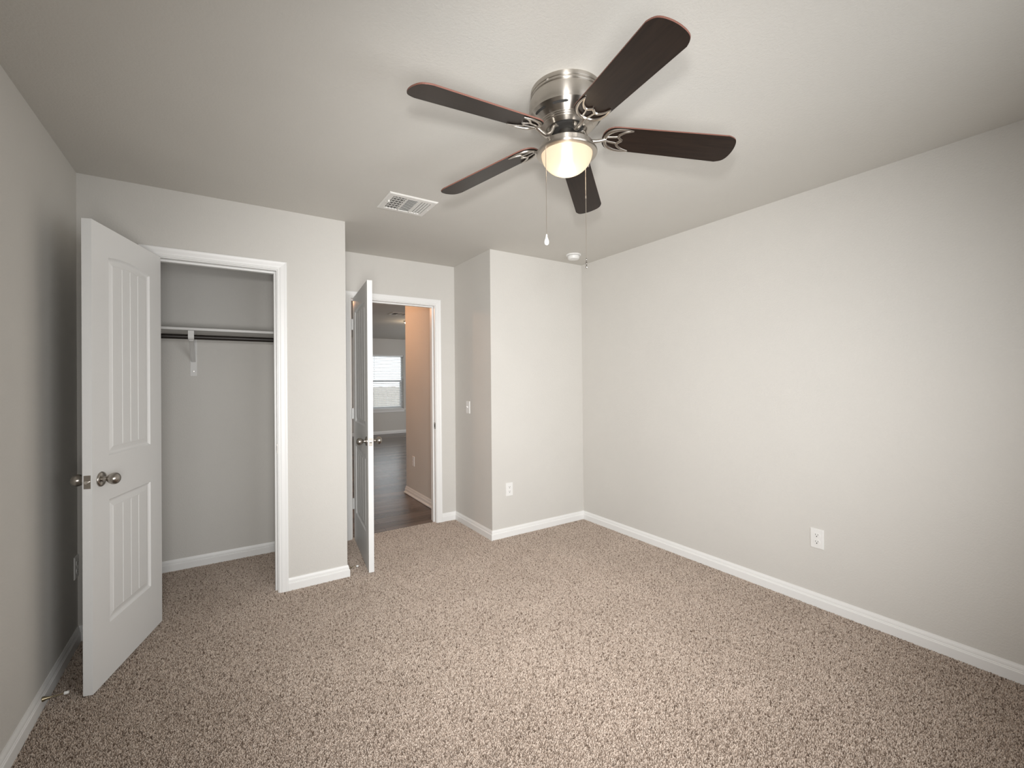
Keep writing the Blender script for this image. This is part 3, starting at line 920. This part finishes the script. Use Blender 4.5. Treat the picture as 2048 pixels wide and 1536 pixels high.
def iron_mesh():
    bm = bmesh.new(); z = -0.0062
    up = Vector((0, 0, 1))
    outer = spline([(0.248, 0.050, z), (0.212, 0.0525, z), (0.178, 0.045, z), (0.156, 0.027, z), (0.149, 0.0, z), (0.156, -0.027, z), (0.178, -0.045, z), (0.212, -0.0525, z), (0.248, -0.050, z)], 6)
    n = len(outer)
    add_tube(bm, outer, [0.0026 + 0.0046 * min(1, min(i, n - 1 - i) / (n * 0.28)) for i in range(n)], 10, 0.75, up)
    for s in (1, -1):
        inner = spline([(0.248, 0.050 * s, z), (0.220, 0.041 * s, z), (0.202, 0.028 * s, z), (0.198, 0.017 * s, z), (0.204, 0.009 * s, z), (0.214, 0.0, z)], 6)
        m = len(inner)
        add_tube(bm, inner, [0.0028 + 0.0024 * min(1, i / (m * 0.4)) for i in range(m)], 8, 0.75, up)
        strut = spline([(0.152, 0.008 * s, z), (0.170, 0.012 * s, z), (0.186, 0.014 * s, z), (0.199, 0.017 * s, z)], 5)
        add_tube(bm, strut, 0.0040, 8, 0.75, up)
    # arm: dips down and out from the hub to the blade root
    arm = spline([(0.050, 0.0, 0.022), (0.066, 0.0, 0.014), (0.080, 0.0, -0.010), (0.100, 0.0, -0.022), (0.125, 0.0, -0.018), (0.152, 0.0, z - 0.001)], 8)
    k = len(arm)
    add_tube(bm, arm, [0.0095 - 0.0025 * i / k for i in range(k)], 12, 0.85, up)
    return bm


blade0 = obj('blade', blade_mesh(), [M_BLADE, M_BLADEEDGE], fan, bevel=0.0008)
iron0 = obj('blade_iron', iron_mesh(), M_NICKEL, fan, smooth=True)
for k in range(5):
    th = math.radians(183.12) + 2 * PI * k / 5
    Mx = Matrix.Translation((0, 0, Z(2.2835))) @ Matrix.Rotation(th, 4, 'Z') @ Matrix.Rotation(DROOP, 4, 'Y') @ Matrix.Rotation(PITCH_B, 4, 'X')
    b = blade0 if k == 0 else blade0.copy()
    r = iron0 if k == 0 else iron0.copy()
    for o in (b, r):
        if k: COL.objects.link(o); o.parent = fan
        o.matrix_local = Mx


def pull_chain(x, y, z0, z1, kind):
    bm = bmesh.new()
    add_tube(bm, [(x, y, Z(z0)), (x, y, Z(z1))], 0.0011, 8)
    for q in (0.36, 0.372):
        zz = z0 + (z1 - z0) * q
        add_lathe(bm, [(0.0, 0.005), (0.0022, 0.003), (0.0022, -0.003), (0.0, -0.005)], 10, Matrix.Translation((x, y, Z(zz))))
    c = obj('pull_chain', bm, M_CHAIN, fan, smooth=True)
    M = Matrix.Translation((x, y, Z(z1)))
    if kind == 'white':
        lathe('pull_knob', [(0.0, 0.006), (0.0025, 0.006), (0.0030, 0.0), (0.0032, -0.004), (0.0055, -0.010), (0.0082, -0.018), (0.0086, -0.024), (0.0070, -0.030), (0.0035, -0.033), (0.0, -0.0335)], M_KNOBW, c, 20, M, autosmooth=60)
    else:
        lathe('pull_fob', [(0.0, 0.005), (0.0026, 0.004), (0.0028, -0.002), (0.0018, -0.005), (0.0036, -0.010), (0.0040, -0.018), (0.0022, -0.024), (0.0042, -0.029), (0.0042, -0.034), (0.0, -0.037)], M_CHROME, c, 18, M, autosmooth=60)


pull_chain(1.0060 - FX, 1.2980 - FY, 2.2090, 1.868, 'white')
pull_chain(1.2165 - FX, 1.3120 - FY, 2.2090, 1.815, 'metal')

# ------------------------------------------------------------------ dome lights beyond the entry
def dome(name, label, x, y, energy, col):
    root = empty(name, (x, y, H)); tag(root, label, 'ceiling light')
    lathe('light_base', [(0.0, 0.0), (0.150, 0.0), (0.150, -0.014), (0.140, -0.022), (0.0, -0.022)], M_NICKEL, root, 40)
    lathe('glass_dome', [(0.138 * math.cos(t), -0.022 - 0.075 * math.sin(t)) for t in [PI / 2 * i / 12 for i in range(12)]] + [(0.0, -0.097)], M_DOME, root, 40)
    l = light(name + '_light', 'POINT', (0, 0, -0.19), energy, col, None, shadow_soft_size=0.055)
    l.parent = root
    return root


dome('ceiling_light', 'glowing dome light in the hall hidden above the entry door', 1.00, 5.10, 20, (1.0, 0.48, 0.23))
dome('ceiling_light', 'small glowing ceiling light at the edge of the hall wall', 2.905, 7.78, 3, (1.0, 0.78, 0.55))

# ------------------------------------------------------------------ windows
def window(name, label, x0, x1, z0, z1, y, ny, pane_y):
    root = empty(name, ((x0 + x1) / 2, y, z0)); structure(root, label, 'window')
    cx = (x0 + x1) / 2; hw = (x1 - x0) / 2; h = z1 - z0
    fy0, fy1 = sorted((pane_y - y - 0.02, pane_y - y + 0.02))
    bm = bmesh.new(); f = 0.045
    add_box(bm, -hw, -hw + f, fy0, fy1, 0, h); add_box(bm, hw - f, hw, fy0, fy1, 0, h); add_box(bm, -hw + f, hw - f, fy0, fy1, 0, f); add_box(bm, -hw + f, hw - f, fy0, fy1, h - f, h)
    obj('window_frame', bm, M_VINYL, root, bevel=0.003)
    bm = bmesh.new(); m = h * 0.515; s = 0.035
    ya, yb = fy0 + 0.004, fy1 - 0.004
    add_box(bm, -hw + f, hw - f, ya, yb, m - 0.025, m + 0.025)
    add_box(bm, -hw + f, -hw + f + s, ya, yb, f, m - 0.025); add_box(bm, hw - f - s, hw - f, ya, yb, f, m - 0.025); add_box(bm, -hw + f + s, hw - f - s, ya, yb, f, f + s)
    obj('window_sash', bm, M_VINYL, root, bevel=0.003)
    for a, b in ((f + s, m - 0.025), (m + 0.025, h - f)):
        bm = bmesh.new(); e = s if a < m and b < m else 0
        add_box(bm, -hw + f + e, hw - f - e, pane_y - y - 0.002, pane_y - y + 0.002, a, b)
        obj('pane', bm, M_GLASS, root)
    bm = bmesh.new()
    a, b = sorted((ny * 0.035, (pane_y - y) * 0.75))
    add_box(bm, -hw - 0.04, hw + 0.04, min(0, ny * 0.035), max(0, ny * 0.035), -0.020, 0.0)
    obj('window_sill', bm, M_TRIM, root, bevel=0.003)
    bm = bmesh.new(); add_box(bm, -hw - 0.015, hw + 0.015, min(ny * 0.0005, ny * 0.014), max(ny * 0.0005, ny * 0.014), -0.075, -0.020)
    obj('window_apron', bm, M_TRIM, root, bevel=0.002)
    return root


window('window_1', 'distant white sash window with blinds at the end of the house', FW0, FW1, FZ0, FZ1, YF, -1, YF + 0.085)
window('window_2', 'bedroom window in the wall behind the camera', W0, W1, WZ0, WZ1, YB, 1, YB - 0.085)


def blind(name, label, x0, x1, z0, z1, y, tilt=14, n=30):
    root = empty(name, ((x0 + x1) / 2, y, z1)); tag(root, label, 'window blind')
    hw = (x1 - x0) / 2; h = z1 - z0
    bm = bmesh.new(); add_box(bm, -hw, hw, -0.022, 0.022, -0.045, -0.001); obj('headrail', bm, M_BLIND, root, bevel=0.002)
    bm = bmesh.new(); top = -0.060; bot = -h + 0.020
    for i in range(n):
        zz = top + (bot - top) * i / (n - 1)
        add_box(bm, -hw + 0.004, hw - 0.004, -0.024, 0.024, -0.0013, 0.0013, 0, Matrix.Translation((0, 0, zz)) @ Matrix.Rotation(math.radians(tilt), 4, 'X'))
    obj('slats', bm, M_BLIND, root)
    bm = bmesh.new(); add_box(bm, -hw + 0.003, hw - 0.003, -0.024, 0.024, -h + 0.002, -h + 0.014); obj('bottom_rail', bm, M_BLIND, root)
    for xx in (-hw + 0.12, hw - 0.12):
        bm = bmesh.new(); add_tube(bm, [(xx, -0.026, -0.045), (xx, -0.026, -h + 0.012)], 0.0012, 6); obj('ladder_cord', bm, M_BLIND, root)
    bm = bmesh.new(); add_tube(bm, [(-hw + 0.14, -0.034, -0.05), (-hw + 0.14, -0.034, -0.62)], 0.004, 8); obj('tilt_wand', bm, M_VINYL, root)
    return root


blind('window_blind', 'white slatted blind lowered over the distant window', FW0 + 0.006, FW1 - 0.006, FZ0 + 0.002, FZ1 - 0.001, YF + 0.030)

blind('window_blind', 'closed white blind added behind the camera to block sky light at the bedroom window', W0 + 0.006, W1 - 0.006, WZ0 + 0.002, WZ1 - 0.001, YB - 0.035, 72)  # unseen blind added to keep sky light out of the bedroom

# ------------------------------------------------------------------ outside
structure(boxes('ground', [(-8, 14, YF + T, 24, -0.5, -0.35)], M_GROUND), 'ground outside the distant window', 'ground')
fc = empty('garden_fence', (3.6, 14.6, -0.35)); tag(fc, 'weathered board fence outside the distant window', 'fence')
bm = bmesh.new()
for i in range(44):
    x = -3.1 + i * 0.145
    add_box(bm, x, x + 0.138, -0.010 + 0.004 * (i % 2), 0.010, 0.0, 1.52 + 0.01 * ((i * 7) % 3))
obj('fence_boards', bm, M_FENCE, fc)
bm = bmesh.new()
for zz in (0.25, 1.22):
    add_box(bm, -3.1, 3.28, 0.010, 0.05, zz, zz + 0.09)
obj('fence_rails', bm, M_FENCE, fc)
